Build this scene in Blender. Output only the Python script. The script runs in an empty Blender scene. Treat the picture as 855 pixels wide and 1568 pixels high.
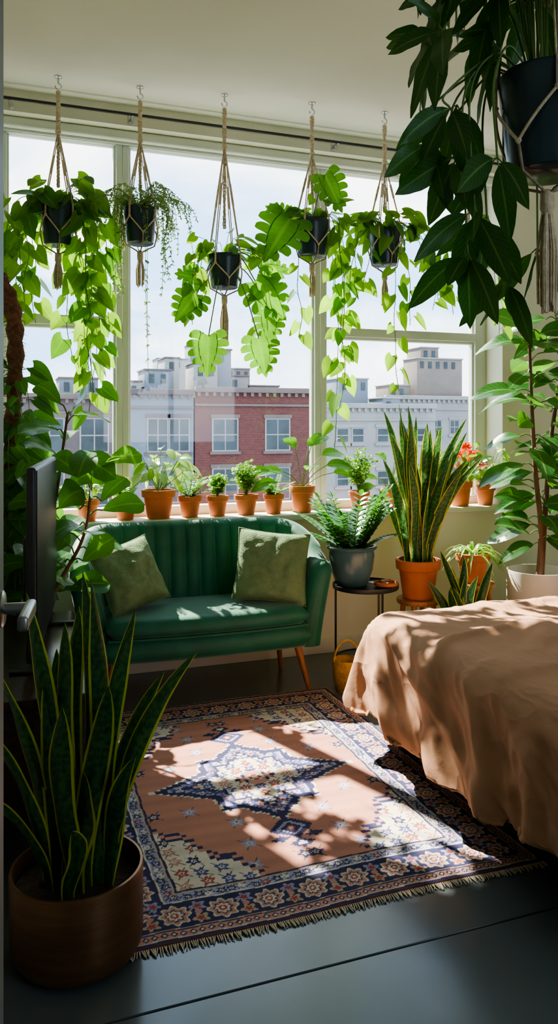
import bpy, bmesh, math, random
import numpy as np
from mathutils import Vector, Matrix, noise
rng = random.Random(11)
V = Vector
pi = math.pi
sc = bpy.context.scene

# ------------------------------------------------------------------ materials
def newmat(name):
    m = bpy.data.materials.new(name); m.use_nodes = True
    nt = m.node_tree; nt.nodes.clear()
    out = nt.nodes.new('ShaderNodeOutputMaterial')
    return m, nt, out
def N(nt, t, **kw):
    n = nt.nodes.new(t)
    for k, v in kw.items():
        if k in n.inputs: n.inputs[k].default_value = v
        else: setattr(n, k, v)
    return n
def c4(c): return (c[0], c[1], c[2], 1)
def mixc(nt, fac, a, b, blend='MIX'):
    n = nt.nodes.new('ShaderNodeMix'); n.data_type = 'RGBA'; n.blend_type = blend
    def put(i, v):
        if isinstance(v, bpy.types.NodeSocket): nt.links.new(v, n.inputs[i])
        else: n.inputs[i].default_value = v
    put(0, fac); put(6, a if isinstance(a, bpy.types.NodeSocket) else c4(a)); put(7, b if isinstance(b, bpy.types.NodeSocket) else c4(b))
    return n.outputs[2]
def ramp(nt, src, stops):
    r = nt.nodes.new('ShaderNodeValToRGB'); e = r.color_ramp.elements
    e[0].position = stops[0][0]; e[0].color = c4(stops[0][1])
    e[1].position = stops[1][0]; e[1].color = c4(stops[1][1])
    for p, c in stops[2:]:
        x = e.new(p); x.color = c4(c)
    nt.links.new(src, r.inputs[0]); return r.outputs[0]
def mathn(nt, op, a, b=0.0):
    n = nt.nodes.new('ShaderNodeMath'); n.operation = op
    for i, v in enumerate((a, b)):
        if isinstance(v, bpy.types.NodeSocket): nt.links.new(v, n.inputs[i])
        else: n.inputs[i].default_value = v
    return n.outputs[0]
def noise_tex(nt, scale, detail=4, coord='Object', vec_scale=None):
    tc = nt.nodes.new('ShaderNodeTexCoord')
    n = N(nt, 'ShaderNodeTexNoise', Scale=scale, Detail=detail)
    src = tc.outputs[coord]
    if vec_scale:
        mp = nt.nodes.new('ShaderNodeMapping'); mp.inputs['Scale'].default_value = vec_scale
        nt.links.new(src, mp.inputs[0]); src = mp.outputs[0]
    nt.links.new(src, n.inputs['Vector'])
    return n.outputs['Fac']
def pbr(name, c1, c2=None, rough=.6, scale=8, bump=0.0, bscale=60, metal=0, sheen=0, vs=None, spec=None, lo=.35, hi=.65, bdist=.01):
    m, nt, out = newmat(name)
    b = N(nt, 'ShaderNodeBsdfPrincipled', Roughness=rough, Metallic=metal)
    if sheen:
        b.inputs['Sheen Weight'].default_value = sheen
        b.inputs['Sheen Roughness'].default_value = .4
    if spec is not None: b.inputs['Specular IOR Level'].default_value = spec
    if c2 is None: c2 = tuple(x*.85 for x in c1)
    f = noise_tex(nt, scale, 5, vec_scale=vs)
    nt.links.new(ramp(nt, f, [(lo, c1), (hi, c2)]), b.inputs['Base Color'])
    if bump:
        f2 = noise_tex(nt, bscale, 6, vec_scale=vs)
        bn = N(nt, 'ShaderNodeBump', Strength=bump, Distance=bdist)
        nt.links.new(f2, bn.inputs['Height']); nt.links.new(bn.outputs[0], b.inputs['Normal'])
    nt.links.new(b.outputs[0], out.inputs[0])
    return m
def leafmat(name, c1, c2, tr, tmix=.4, rough=.35, rib=(.35, .5, .15), ribw=.06):
    m, nt, out = newmat(name)
    f = noise_tex(nt, 9, 3)
    col = ramp(nt, f, [(.35, c1), (.65, c2)])
    uv = nt.nodes.new('ShaderNodeUVMap'); uv.uv_map = 'UVMap'
    sx = nt.nodes.new('ShaderNodeSeparateXYZ'); nt.links.new(uv.outputs[0], sx.inputs[0])
    d = mathn(nt, 'ABSOLUTE', mathn(nt, 'SUBTRACT', sx.outputs[0], .5))
    mr = N(nt, 'ShaderNodeMapRange'); nt.links.new(d, mr.inputs[0])
    mr.inputs[1].default_value = 0; mr.inputs[2].default_value = ribw; mr.inputs[3].default_value = .6; mr.inputs[4].default_value = 0
    vv = mathn(nt, 'SINE', mathn(nt, 'MULTIPLY', mathn(nt, 'SUBTRACT', sx.outputs[1], mathn(nt, 'MULTIPLY', d, .5)), 60.0))
    vein = mathn(nt, 'MULTIPLY', mathn(nt, 'GREATER_THAN', vv, .9), .15)
    fac = mathn(nt, 'MAXIMUM', mr.outputs[0], vein)
    col = mixc(nt, fac, col, rib)
    b = N(nt, 'ShaderNodeBsdfPrincipled', Roughness=rough)
    nt.links.new(col, b.inputs['Base Color'])
    t = nt.nodes.new('ShaderNodeBsdfTranslucent')
    tcol = mixc(nt, mathn(nt, 'MULTIPLY', fac, .6), ramp(nt, f, [(.35, tr), (.65, tuple(x*.6 for x in tr))]), tuple(min(1, x*1.3) for x in tr))
    nt.links.new(tcol, t.inputs[0])
    mx = nt.nodes.new('ShaderNodeMixShader'); mx.inputs[0].default_value = tmix
    nt.links.new(b.outputs[0], mx.inputs[1]); nt.links.new(t.outputs[0], mx.inputs[2])
    nt.links.new(mx.outputs[0], out.inputs[0])
    return m
def snakemat(name, dark, light, edge, tmix=.2):
    m, nt, out = newmat(name)
    uv = nt.nodes.new('ShaderNodeUVMap'); uv.uv_map = 'UVMap'
    sx = nt.nodes.new('ShaderNodeSeparateXYZ'); nt.links.new(uv.outputs[0], sx.inputs[0])
    d = mathn(nt, 'ABSOLUTE', mathn(nt, 'SUBTRACT', sx.outputs[0], .5))
    n1 = N(nt, 'ShaderNodeTexNoise', Scale=1.0, Detail=5)
    mp = nt.nodes.new('ShaderNodeMapping'); mp.inputs['Scale'].default_value = (4, 55, 1)
    nt.links.new(uv.outputs[0], mp.inputs[0]); nt.links.new(mp.outputs[0], n1.inputs['Vector'])
    col = ramp(nt, n1.outputs['Fac'], [(.42, dark), (.58, light)])
    col = mixc(nt, mathn(nt, 'GREATER_THAN', d, .405), col, edge)
    b = N(nt, 'ShaderNodeBsdfPrincipled', Roughness=.38)
    nt.links.new(col, b.inputs['Base Color'])
    t = nt.nodes.new('ShaderNodeBsdfTranslucent'); nt.links.new(col, t.inputs[0])
    mx = nt.nodes.new('ShaderNodeMixShader'); mx.inputs[0].default_value = tmix
    nt.links.new(b.outputs[0], mx.inputs[1]); nt.links.new(t.outputs[0], mx.inputs[2])
    nt.links.new(mx.outputs[0], out.inputs[0])
    return m

M_wall = pbr('wall_paint', (.76, .74, .59), (.73, .71, .56), .7, 3, .03, 200)
M_ceil = pbr('ceiling_paint', (.80, .80, .70), (.77, .77, .67), .8, 2, .03, 150)
M_frame = pbr('window_frame_paint', (.64, .67, .58), (.60, .63, .54), .45, 5)
M_trim = pbr('trim_paint', (.70, .71, .62), (.66, .67, .58), .5, 5)
M_door = pbr('door_paint', (.16, .17, .15), (.14, .15, .135), .5, 5)
M_metal = pbr('brushed_metal', (.62, .62, .62), (.5, .5, .5), .3, 20, metal=1)
M_handle = pbr('handle_steel', (.45, .46, .48), (.38, .39, .41), .32, 20, metal=1)
M_black = pbr('black_metal', (.02, .02, .022), (.03, .03, .03), .4, 10)
M_screen = pbr('screen_glass', (.006, .006, .008), (.008, .008, .010), .42, 2, spec=.25)
M_terra = pbr('terracotta', (.60, .19, .07), (.50, .15, .052), .75, 12, .12, 90)
M_soil = pbr('soil', (.035, .022, .014), (.07, .045, .03), .95, 40, .8, 80)
M_navy = pbr('dark_glazed_pot', (.014, .034, .046), (.024, .048, .06), .28, 10)
M_cord = pbr('macrame_cord', (.78, .66, .46), (.62, .50, .33), .85, 60, .6, 300)
M_stem = pbr('stem', (.10, .2, .04), (.14, .24, .05), .5, 20)
M_bark = pbr('bark', (.20, .10, .05), (.11, .055, .03), .85, 30, .6, 60, vs=(1, 1, .3))
M_moss = pbr('coir_moss_pole', (.26, .12, .06), (.12, .055, .035), .95, 50, 1.0, 120)
M_white = pbr('white_ceramic', (.66, .62, .54), (.6, .57, .5), .4, 6)
M_bluepot = pbr('slate_ceramic', (.06, .125, .135), (.09, .16, .165), .22, 9, lo=.3, hi=.7)
M_brass = pbr('brushed_copper_planter', (.25, .13, .065), (.20, .10, .05), .36, 4, metal=.7, vs=(1, 1, 12))
M_velvet = pbr('green_velvet', (.002, .088, .042), (.004, .12, .060), .58, 9, .1, 120, sheen=.4)
M_pillow = pbr('sage_linen', (.17, .25, .115), (.13, .20, .09), .9, 30, .5, 160)
M_wood = pbr('oak_leg', (.42, .19, .07), (.30, .12, .04), .4, 14, vs=(6, 6, 1))
M_walnut = pbr('dark_walnut', (.05, .027, .019), (.03, .016, .012), .25, 6, .05, 30, vs=(8, 1, 8))
M_sheet = pbr('mattress_cloth', (.55, .5, .45), None, .9)
M_fringe = pbr('rug_fringe', (.6, .52, .4), (.5, .42, .3), .9, 60)
M_yellow = pbr('yellow_rattan', (.62, .36, .03), (.45, .25, .02), .7, 40, .6, 90)
# washed linen: soft creases + fine weave
M_duvet, nt, out = newmat('tan_linen')
b = N(nt, 'ShaderNodeBsdfPrincipled', Roughness=.92)
b.inputs['Specular IOR Level'].default_value = .2
nt.links.new(ramp(nt, noise_tex(nt, 4, 5), [(.35, (.47, .265, .165)), (.65, (.43, .24, .145))]), b.inputs['Base Color'])
tc = nt.nodes.new('ShaderNodeTexCoord'); mp = nt.nodes.new('ShaderNodeMapping'); mp.inputs['Rotation'].default_value = (0, 0, .6); mp.inputs['Scale'].default_value = (1.3, .5, .7)
nt.links.new(tc.outputs['Object'], mp.inputs[0])
rn = nt.nodes.new('ShaderNodeTexNoise'); rn.inputs['Scale'].default_value = 9; rn.inputs['Detail'].default_value = 2
nt.links.new(mp.outputs[0], rn.inputs['Vector'])
rd = mathn(nt, 'POWER', mathn(nt, 'SUBTRACT', 1.0, mathn(nt, 'MINIMUM', 1.0, mathn(nt, 'MULTIPLY', mathn(nt, 'ABSOLUTE', mathn(nt, 'SUBTRACT', rn.outputs['Fac'], .5)), 6.0))), 1.5)
b1 = N(nt, 'ShaderNodeBump', Strength=.32, Distance=.010); nt.links.new(rd, b1.inputs['Height'])
b2_ = N(nt, 'ShaderNodeBump', Strength=.22, Distance=.003); nt.links.new(noise_tex(nt, 70, 5), b2_.inputs['Height']); nt.links.new(b1.outputs[0], b2_.inputs['Normal'])
nt.links.new(b2_.outputs[0], b.inputs['Normal']); nt.links.new(b.outputs[0], out.inputs[0])
L_poth = leafmat('pothos_leaf', (.055, .20, .015), (.10, .29, .025), (.33, .62, .03), .5)
L_poth2 = leafmat('pothos_dark_leaf', (.022, .10, .016), (.05, .165, .022), (.15, .42, .028), .4)
L_mon = leafmat('monstera_leaf', (.022, .11, .018), (.05, .18, .028), (.17, .46, .025), .42)
L_mon2 = leafmat('monstera_split_leaf', (.025, .125, .02), (.055, .19, .03), (.20, .50, .03), .46)
L_dark = leafmat('umbrella_leaf', (.010, .055, .014), (.022, .09, .022), (.09, .30, .025), .35)
L_fig = leafmat('fig_leaf', (.025, .11, .02), (.05, .175, .03), (.18, .48, .03), .42, rough=.28)
L_rub = leafmat('rubber_leaf', (.012, .07, .022), (.035, .13, .028), (.15, .42, .03), .35, rough=.22)
L_fern = leafmat('fern_leaf', (.13, .32, .035), (.20, .40, .06), (.38, .66, .06), .45)
L_pale = leafmat('variegated_leaf', (.30, .46, .14), (.16, .36, .07), (.6, .78, .2), .45)
L_zz = leafmat('zz_leaf', (.012, .085, .012), (.028, .15, .018), (.11, .40, .02), .3, rough=.28)
L_red = leafmat('red_leaf', (.6, .05, .02), (.5, .10, .04), (.9, .12, .04), .45)
L_airy = leafmat('string_leaf', (.16, .26, .08), (.22, .34, .11), (.45, .6, .16), .4)
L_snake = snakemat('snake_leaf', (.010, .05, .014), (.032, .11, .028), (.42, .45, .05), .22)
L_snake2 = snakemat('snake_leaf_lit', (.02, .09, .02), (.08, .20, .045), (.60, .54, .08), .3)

# ------------------------------------------------------------------ mesh builder
class MB:
    def __init__(s): s.v=[]; s.f=[]; s.m=[]; s.uv=[]; s.mats=[]
    def mi(s, mat):
        if mat not in s.mats: s.mats.append(mat)
        return s.mats.index(mat)
    def grid(s, P, mat, UV=None, closeu=False):
        b=len(s.v); nr=len(P); nc=len(P[0]); k=s.mi(mat)
        for i in range(nr):
            for j in range(nc):
                s.v.append(tuple(P[i][j]))
                s.uv.append(UV[i][j] if UV else (j/max(1,nc-1), i/max(1,nr-1)))
        for i in range(nr-1):
            for j in range(nc if closeu else nc-1):
                j2=(j+1)%nc
                s.f.append((b+i*nc+j, b+i*nc+j2, b+(i+1)*nc+j2, b+(i+1)*nc+j)); s.m.append(k)
    def poly(s, pts, mat):
        b=len(s.v); k=s.mi(mat)
        for p in pts: s.v.append(tuple(p)); s.uv.append((.5,.5))
        s.f.append(tuple(range(b,b+len(pts)))); s.m.append(k)
    def tube(s, pts, r, mat, n=6):
        pts=[V(p) for p in pts]; rows=[]; ref=None
        for i,p in enumerate(pts):
            t=(pts[min(i+1,len(pts)-1)]-pts[max(i-1,0)])
            if t.length<1e-7: t=V((0,0,1))
            t.normalize()
            if ref is None:
                ref=t.orthogonal().normalized()
            ref=(ref-t*ref.dot(t))
            if ref.length<1e-5: ref=t.orthogonal()
            ref.normalize(); o=t.cross(ref)
            rr=r[i] if isinstance(r,(list,tuple)) else r
            rows.append([p+(ref*math.cos(2*pi*j/n)+o*math.sin(2*pi*j/n))*rr for j in range(n)])
        s.grid(rows,mat,closeu=True)
        s.poly(rows[0],mat); s.poly(rows[-1],mat)
    def lathe(s, prof, mat, c=(0,0,0), n=32):
        s.grid([[V((c[0]+r*math.cos(2*pi*j/n), c[1]+r*math.sin(2*pi*j/n), c[2]+z)) for j in range(n)] for r,z in prof], mat, closeu=True)
    def bm(s, bm, mat):
        b=len(s.v); k=s.mi(mat)
        bm.verts.index_update()
        for v in bm.verts: s.v.append(tuple(v.co)); s.uv.append((.5,.5))
        for f in bm.faces: s.f.append(tuple(b+v.index for v in f.verts)); s.m.append(k)
        bm.free()
    def box(s, lo, hi, mat, bev=0, mtx=None, seg=3):
        bm=bmesh.new(); bmesh.ops.create_cube(bm,size=1)
        lo=V(lo); hi=V(hi); c=(lo+hi)/2; d=hi-lo
        for v in bm.verts: v.co=V((v.co.x*d.x+c.x, v.co.y*d.y+c.y, v.co.z*d.z+c.z))
        if bev: bmesh.ops.bevel(bm, geom=list(bm.edges), offset=bev, segments=seg, affect='EDGES', profile=.5)
        if mtx is not None: bm.transform(mtx)
        s.bm(bm,mat)
    def limit(s, axis, lim, sign=1, k=.12):
        # foliage bends against a wall/glass instead of passing through it
        for i,v in enumerate(s.v):
            x=v[axis]*sign
            if x>lim:
                w=list(v); w[axis]=sign*(lim+min((x-lim)*k,.03)); s.v[i]=tuple(w)
    def build(s, name, loc=(0,0,0), rot=0, parent=None, angle=40):
        me=bpy.data.meshes.new(name)
        me.from_pydata(s.v,[],s.f); me.polygons.foreach_set('material_index', s.m)
        me.polygons.foreach_set('use_smooth',[True]*len(s.f))
        for m in s.mats: me.materials.append(m)
        uvl=me.uv_layers.new(name='UVMap')
        li=np.empty(len(me.loops),dtype=np.int32); me.loops.foreach_get('vertex_index',li)
        uvl.data.foreach_set('uv', np.array(s.uv,dtype=np.float32)[li].ravel())
        me.update()
        try: me.set_sharp_from_angle(angle=math.radians(angle))
        except Exception: pass
        o=bpy.data.objects.new(name,me); sc.collection.objects.link(o)
        o.location=loc; o.rotation_euler=(0,0,rot)
        if parent: o.parent=parent
        return o
def smooth(pts,k=6):
    P=[V(p) for p in pts]; P=[P[0]*2-P[1]]+P+[P[-1]*2-P[-2]]; out=[]
    for i in range(1,len(P)-2):
        a,b,c,d=P[i-1:i+3]
        for j in range(k):
            t=j/k
            out.append(.5*((2*b)+(c-a)*t+(2*a-5*b+4*c-d)*t*t+(3*b-a-3*c+d)*t**3))
    out.append(P[-2]); return out
PROF={
 'heart':[(0,.62),(.08,.88),(.2,1),(.35,.97),(.5,.84),(.65,.62),(.8,.36),(.92,.14),(1,0)],
 'ell':[(0,.04),(.1,.42),(.25,.8),(.45,1),(.6,.96),(.78,.68),(.9,.36),(1,.02)],
 'obo':[(0,.08),(.15,.4),(.3,.58),(.45,.75),(.6,.93),(.75,1),(.88,.82),(.96,.45),(1,.05)],
 'strap':[(0,.55),(.15,.68),(.35,.93),(.55,1),(.75,.88),(.88,.6),(.96,.27),(1,.02)]}
def prof(k,t):
    P=PROF[k]
    for (a,x),(b,y) in zip(P,P[1:]):
        if t<=b: return x+(y-x)*(t-a)/(b-a)
    return P[-1][1]
G=V((0,0,-1))
def frame(d,n):
    d=V(d).normalized(); n=V(n)
    s=d.cross(n)
    if s.length<1e-3: s=d.orthogonal()
    s.normalize(); return d,s,s.cross(d)
def leaf(mb,base,d,n,L,W,mat,kind='ell',fold=.25,droop=.25,rows=None,wave=0.0):
    d,s,n=frame(d,n); base=V(base)
    rows=rows or 8
    us=(-1,-.5,0,.5,1); P=[];UV=[]
    lobe=.2 if kind=='heart' else 0
    ph=rng.random()*6
    for i in range(rows+1):
        t=i/rows
        if kind=='heart': t=t**1.15
        w=prof(kind,t)*W/2
        c=base+d*(L*t)+G*(droop*L*t*t)
        r=[];q=[]
        for u in us:
            p=c+s*(u*w)+n*(fold*abs(u)*w + wave*W*math.sin(t*14+ph)*abs(u)*(1 if u>0 else -1))
            if lobe: p=p-d*(lobe*L*abs(u)**1.4*(1-t)**3)
            r.append(p); q.append((u*.5+.5,t))
        P.append(r);UV.append(q)
    mb.grid(P,mat,UV)
def monstera(mb,base,d,n,L,mat,fold=.15,droop=.15):
    d,s,n=frame(d,n); base=V(base); W=L*1.05
    def pt(u,t,tw=None):
        w=prof('heart',tw if tw is not None else t)*W/2
        p=base+d*(L*t)+G*(droop*L*t*t)+s*(u*w)+n*(fold*abs(u)*w)
        return p-d*(.26*L*abs(u)**1.4*max(0,1-t)**3)
    rows=14
    P=[];UV=[]
    for i in range(rows+1):
        t=i/rows; k=.46
        if t>.80: k=.46+(t-.80)/.20*.54
        P.append([pt(u,t) for u in (-k,-k/2,0,k/2,k)]); UV.append([(.5+u*.5,t) for u in (-k,-k/2,0,k/2,k)])
    mb.grid(P,mat,UV)
    nf=5
    for sg in (-1,1):
        for f in range(nf):
            a=-.01+f*.88/nf; b=a+.88/nf; tc=(a+b)/2; hb=(b-a)/2
            P=[];UV=[]
            for j in range(9):
                x=j/8; u=.42+(1.0-.42)*x
                h=hb*(1.02-.26*x)
                if j==6: h*=.96
                if j==7: h*=.82
                if j==8: h*=.5
                sh=.07*x*x
                P.append([pt(sg*u,tc+sh+h*e,max(0,min(1,tc+.4*h*e))) for e in (-1,-.3,.3,1)])
                UV.append([(.5+sg*u*.5,tc+h*e) for e in (-1,-.3,.3,1)])
            mb.grid(P,mat,UV)
def vine(mb,pts,size,spacing,lm,kind='heart',stem=.0018,asp=.85,start=0.0):
    P=smooth(pts,5); mb.tube(P,stem,M_stem,5)
    acc=rng.random()*spacing*.5; side=1; tot=0
    for a,b in zip(P,P[1:]):
        seg=(b-a).length; tot+=seg; acc+=seg
        if acc>=spacing and tot>start:
            acc=0; side=-side
            az=rng.uniform(-.7,.7)+(0 if side>0 else pi)+ (rng.uniform(-.6,.2))
            o=V((math.cos(az),math.sin(az)*.8-.2,0))
            sz=size*rng.uniform(.6,1.15)
            pe=b+o*sz*.35+V((0,0,sz*rng.uniform(0,.3)))
            mb.tube([b,(b+pe)/2+V((0,0,sz*.08)),pe],.0012,M_stem,4)
            d=o*rng.uniform(.3,.8)+V((0,0,-1))*rng.uniform(.5,1)
            n=V((rng.uniform(-.7,.7),-.8+rng.uniform(-.4,.7),rng.uniform(-.1,.9)))
            leaf(mb,pe,d,n,sz,sz*asp,lm if rng.random()<.8 else L_mon,kind,fold=rng.uniform(.05,.35),droop=rng.uniform(0,.2))
def crown(mb,c,R,n,size,lm,kind='heart',up=.6,asp=.85,h=.06):
    c=V(c)
    for i in range(n):
        az=rng.random()*2*pi; rr=R*rng.uniform(.35,1)
        front=math.sin(az)<-.5
        if front and rng.random()<.6: continue
        tip=c+V((math.cos(az)*rr,math.sin(az)*rr,h*rng.uniform(-.5 if not front else .2,1.4)*up*2))
        b=c+V((math.cos(az)*.03,math.sin(az)*.03,-.01))
        mb.tube(smooth([b,(b+tip)/2+V((0,0,.03)),tip],3),.0014,M_stem,4)
        d=V((math.cos(az),math.sin(az),rng.uniform(-1,.3)))
        sz=size*rng.uniform(.65,1.15)
        leaf(mb,tip,d,V((rng.uniform(-.5,.5),-.5,rng.uniform(.2,1))),sz,sz*asp,lm if rng.random()<.75 else L_mon,kind,fold=rng.uniform(.05,.3),droop=.15)
def pot(mb,r,h,mat,kind='terra',c=(0,0,0)):
    if kind=='terra':
        mb.lathe([(0,0),(.66*r,0),(.70*r,.01),(.87*r,.74*h),(.97*r,.745*h),(1.0*r,.76*h),(1.03*r,.98*h),(1.0*r,h),(.9*r,h),(.88*r,.85*h)],mat,c,28)
    elif kind=='taper':
        mb.lathe([(0,0),(.7*r,0),(.78*r,.03*h),(.97*r,.85*h),(1*r,.97*h),(.97*r,h),(.92*r,h),(.9*r,.85*h)],mat,c,32)
    elif kind=='round':
        mb.lathe([(0,0),(.6*r,0),(.66*r,.03*h),(.9*r,.4*h),(.97*r,.75*h),(.95*r,.88*h),(1.06*r,.93*h),(1.08*r,.97*h),(1.04*r,h),(.93*r,h),(.88*r,.86*h)],mat,c,40)
    elif kind=='cyl':
        mb.lathe([(0,0),(.84*r,0),(.93*r,.03*h),(.985*r,.12*h),(1*r,.25*h),(1*r,.975*h),(.992*r,h),(.955*r,h),(.945*r,.975*h),(.94*r,.8*h)],mat,c,56)
    k=.84 if kind!='cyl' else .78
    mb.lathe([(.93*r if kind=='cyl' else .89*r,k*h),(.5*r,(k+.02)*h),(.001,(k+.03)*h)],M_soil,c,20)
def snake(mb,c,leaves,lm,kind='strap',face=None):
    c=V(c)
    for (az,r0,H,lean,W,curl) in leaves:
        rows=22; out=V((math.cos(az),math.sin(az),0)); b=c+out*r0
        tw0=rng.uniform(-.5,.5); P=[];UV=[]; ph=rng.random()*6
        side0=out.cross(V((0,0,1)))
        fa=rng.uniform(-.7,.7)
        for i in range(rows+1):
            t=i/rows; w=prof('strap',t)*W/2
            p=b+V((0,0,H*t))+out*(lean*t**1.6+curl*t**4)+side0*(.014*math.sin(t*5+ph))
            an=fa+tw0*t*1.6
            if face is None: s=(side0*math.cos(an)+out*math.sin(an))
            else: s=V((math.cos(face+an),math.sin(face+an),0))
            nn=V((-s.y,s.x,0))
            tan=(V((0,0,H))+out*(lean*1.6*t**.6+curl*4*t**3)).normalized()
            s=(s-tan*s.dot(tan)).normalized()
            r=[];q=[]
            for u in (-1,-.6,-.2,.2,.6,1):
                r.append(p+s*(u*w)+nn*(u*u*w*.32+ .12*w*math.sin(t*13+ph)*u)); q.append((u*.5+.5,t*H))
            P.append(r);UV.append(q)
        mb.grid(P,lm,UV)
def frond(mb,base,d,L,lm,droop=.5,n=12,ll=.02,asp=.4,updown=.5):
    base=V(base); d=V(d).normalized(); P=[]
    for i in range(n+1):
        t=i/n; P.append(base+d*(L*t)+G*(droop*L*t*t))
    mb.tube(P,.0016,M_stem,4)
    for i in range(1,n+1):
        t=i/n; dd=(P[i]-P[i-1]).normalized(); s=dd.cross(V((0,0,1)))
        if s.length<.05: s=V((1,0,0))
        s.normalize(); k=ll*(1-.35*abs(t-.4)*1.6)
        for sg in (-1,1):
            leaf(mb,P[i],s*sg*.9+dd*updown,V((0,0,1))+dd*-.2+V((0,-.4,0)),k,k*asp,lm,'ell',fold=.1,droop=.15,rows=5)
    leaf(mb,P[-1],dd,V((0,-.3,1)),ll*.8,ll*.8*asp,lm,'ell',rows=4)

# ------------------------------------------------------------------ room shell
CZ=2.92; YW=4.05; YG=4.22; XR=3.55; XL=-.15; YB=-1.2
def boxobj(name,lo,hi,mat,bev=0):
    c=(V(lo)+V(hi))/2; mb=MB(); mb.box(V(lo)-c,V(hi)-c,mat,bev); return mb.build(name,c)
m,nt,out=newmat('polished_concrete')
b=N(nt,'ShaderNodeBsdfPrincipled',Roughness=.2)
f=noise_tex(nt,1.3,8); nt.links.new(ramp(nt,f,[(.3,(.085,.105,.112)),(.7,(.110,.132,.140))]),b.inputs['Base Color'])
f2=noise_tex(nt,4,6); nt.links.new(ramp(nt,f2,[(.3,(.21,.21,.21)),(.7,(.27,.27,.27))]),b.inputs['Roughness'])
nt.links.new(b.outputs[0],out.inputs[0]); M_floor=m
mb=MB()
ys=[YB-.1,.45,1.70,4.35]
g=.003
mb.box((XL-.1,YB-.1,-.12),(XR+.1,4.35,-.012),M_black)
for j in range(3):
    segs=[(XL-.1,XR+.1)] if j!=0 else [(XL-.1,1.6),(1.6,XR+.1)]
    for x0,x1 in segs:
        mb.box((x0+g,ys[j]+g,-.05),(x1-g,ys[j+1]-g,0),M_floor,.0015,seg=1)
mb.build('floor')
boxobj('ceiling',(XL-.1,YB-.1,CZ),(XR+.1,4.40,CZ+.1),M_ceil)
boxobj('wall_left',(XL-.1,YB-.1,0),(XL,YW,CZ),M_wall)
boxobj('wall_right',(XR,YB-.1,0),(XR+.1,YW,CZ),M_wall)
mb=MB()
bw0,bw1,bz0,bz1=1.2,3.0,1.0,2.5  # opening added in the unseen back wall to let in fill light
mb.box((XL,YB-.1,0),(XR,YB,bz0),M_wall); mb.box((XL,YB-.1,bz1),(XR,YB,CZ),M_wall)
mb.box((XL,YB-.1,bz0),(bw0,YB,bz1),M_wall); mb.box((bw1,YB-.1,bz0),(XR,YB,bz1),M_wall)
mb.build('wall_back')
mb=MB(); SZ=.785; HZ=2.815
mb.box((XL-.1,YW,0),(XR+.1,4.36,SZ-.03),M_wall)
mb.box((XL-.1,YW,HZ),(XR+.1,4.36,CZ),M_wall)
mb.box((XL-.1,YW,SZ-.03),(.0,4.36,HZ),M_wall)
mb.box((2.935,YW,SZ-.03),(XR+.1,4.36,HZ),M_wall)
mb.build('wall_window')
boxobj('trim_window_sill',(0.0,4.012,SZ-.03),(2.935,4.25,SZ),M_trim,.004)
boxobj('baseboard_window',(XL,4.032,0),(XR,4.05,.085),M_trim,.003)
boxobj('baseboard_left',(XL,.4,0),(XL+.016,4.03,.085),M_trim,.003)
boxobj('baseboard_right',(XR-.016,YB,0),(XR,4.03,.085),M_trim,.003)
# windows
m,nt,out=newmat('window_glass')
t=nt.nodes.new('ShaderNodeBsdfTransparent'); t.inputs[0].default_value=(.97,.985,.98,1)
gl=nt.nodes.new('ShaderNodeBsdfGlossy'); gl.inputs['Roughness'].default_value=.02
mx=nt.nodes.new('ShaderNodeMixShader'); mx.inputs[0].default_value=.03
nt.links.new(t.outputs[0],mx.inputs[1]); nt.links.new(gl.outputs[0],mx.inputs[2]); nt.links.new(mx.outputs[0],out.inputs[0]); M_glass=m
def window(name,x0,x1,transom,jl,jr):
    mb=MB(); c=V(((x0+x1)/2,YG+.035,0)); 
    def B(a,b,bev=.004): mb.box(V(a)-c,V(b)-c,M_frame,bev,seg=2)
    y0,y1=YG,YG+.07
    B((x0,y0,SZ),(x0+jl,y1,HZ)); B((x1-jr,y0,SZ),(x1,y1,HZ))
    B((x0+jl,y0,SZ),(x1-jr,y1,SZ+.05)); B((x0+jl,y0,HZ-.045),(x1-jr,y1,HZ))
    ib=.012
    for a,b2 in (((x0+jl,y0+.02,SZ+.05),(x0+jl+ib,y1-.01,HZ-.045)),((x1-jr-ib,y0+.02,SZ+.05),(x1-jr,y1-.01,HZ-.045))): B(a,b2,.002)
    if transom: B((x0+jl,y0-.005,1.80),(x1-jr,y1,1.852)); B((x0+jl,y0+.015,1.785),(x1-jr,y1-.01,1.80),.002)
    mb.box(V((x0+jl,y0+.034,SZ+.05))-c,V((x1-jr,y0+.038,HZ-.045))-c,M_glass)
    mb.build(name,c)
window('window_1',0.0,.646,True,.06,.034)
window('window_2',.646,1.795,False,.034,.036)
window('window_3',1.795,2.935,True,.036,.155-.075)
mb=MB(); xm=(bw0+bw1)/2  # frame of the added rear opening, out of view, there for fill light
for a,b2 in (((bw0,0,bz0),(bw0+.06,.06,bz1)),((bw1-.06,0,bz0),(bw1,.06,bz1)),((bw0,0,bz0),(bw1,.06,bz0+.06)),((bw0,0,bz1-.06),(bw1,.06,bz1)),((xm-.03,0,bz0),(xm+.03,.06,bz1))):
    mb.box(V(a)-V((xm,0,0)),V(b2)-V((xm,0,0)),M_frame,.004,seg=2)
mb.build('added_fill_window',(xm,YB-.08,0))
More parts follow.
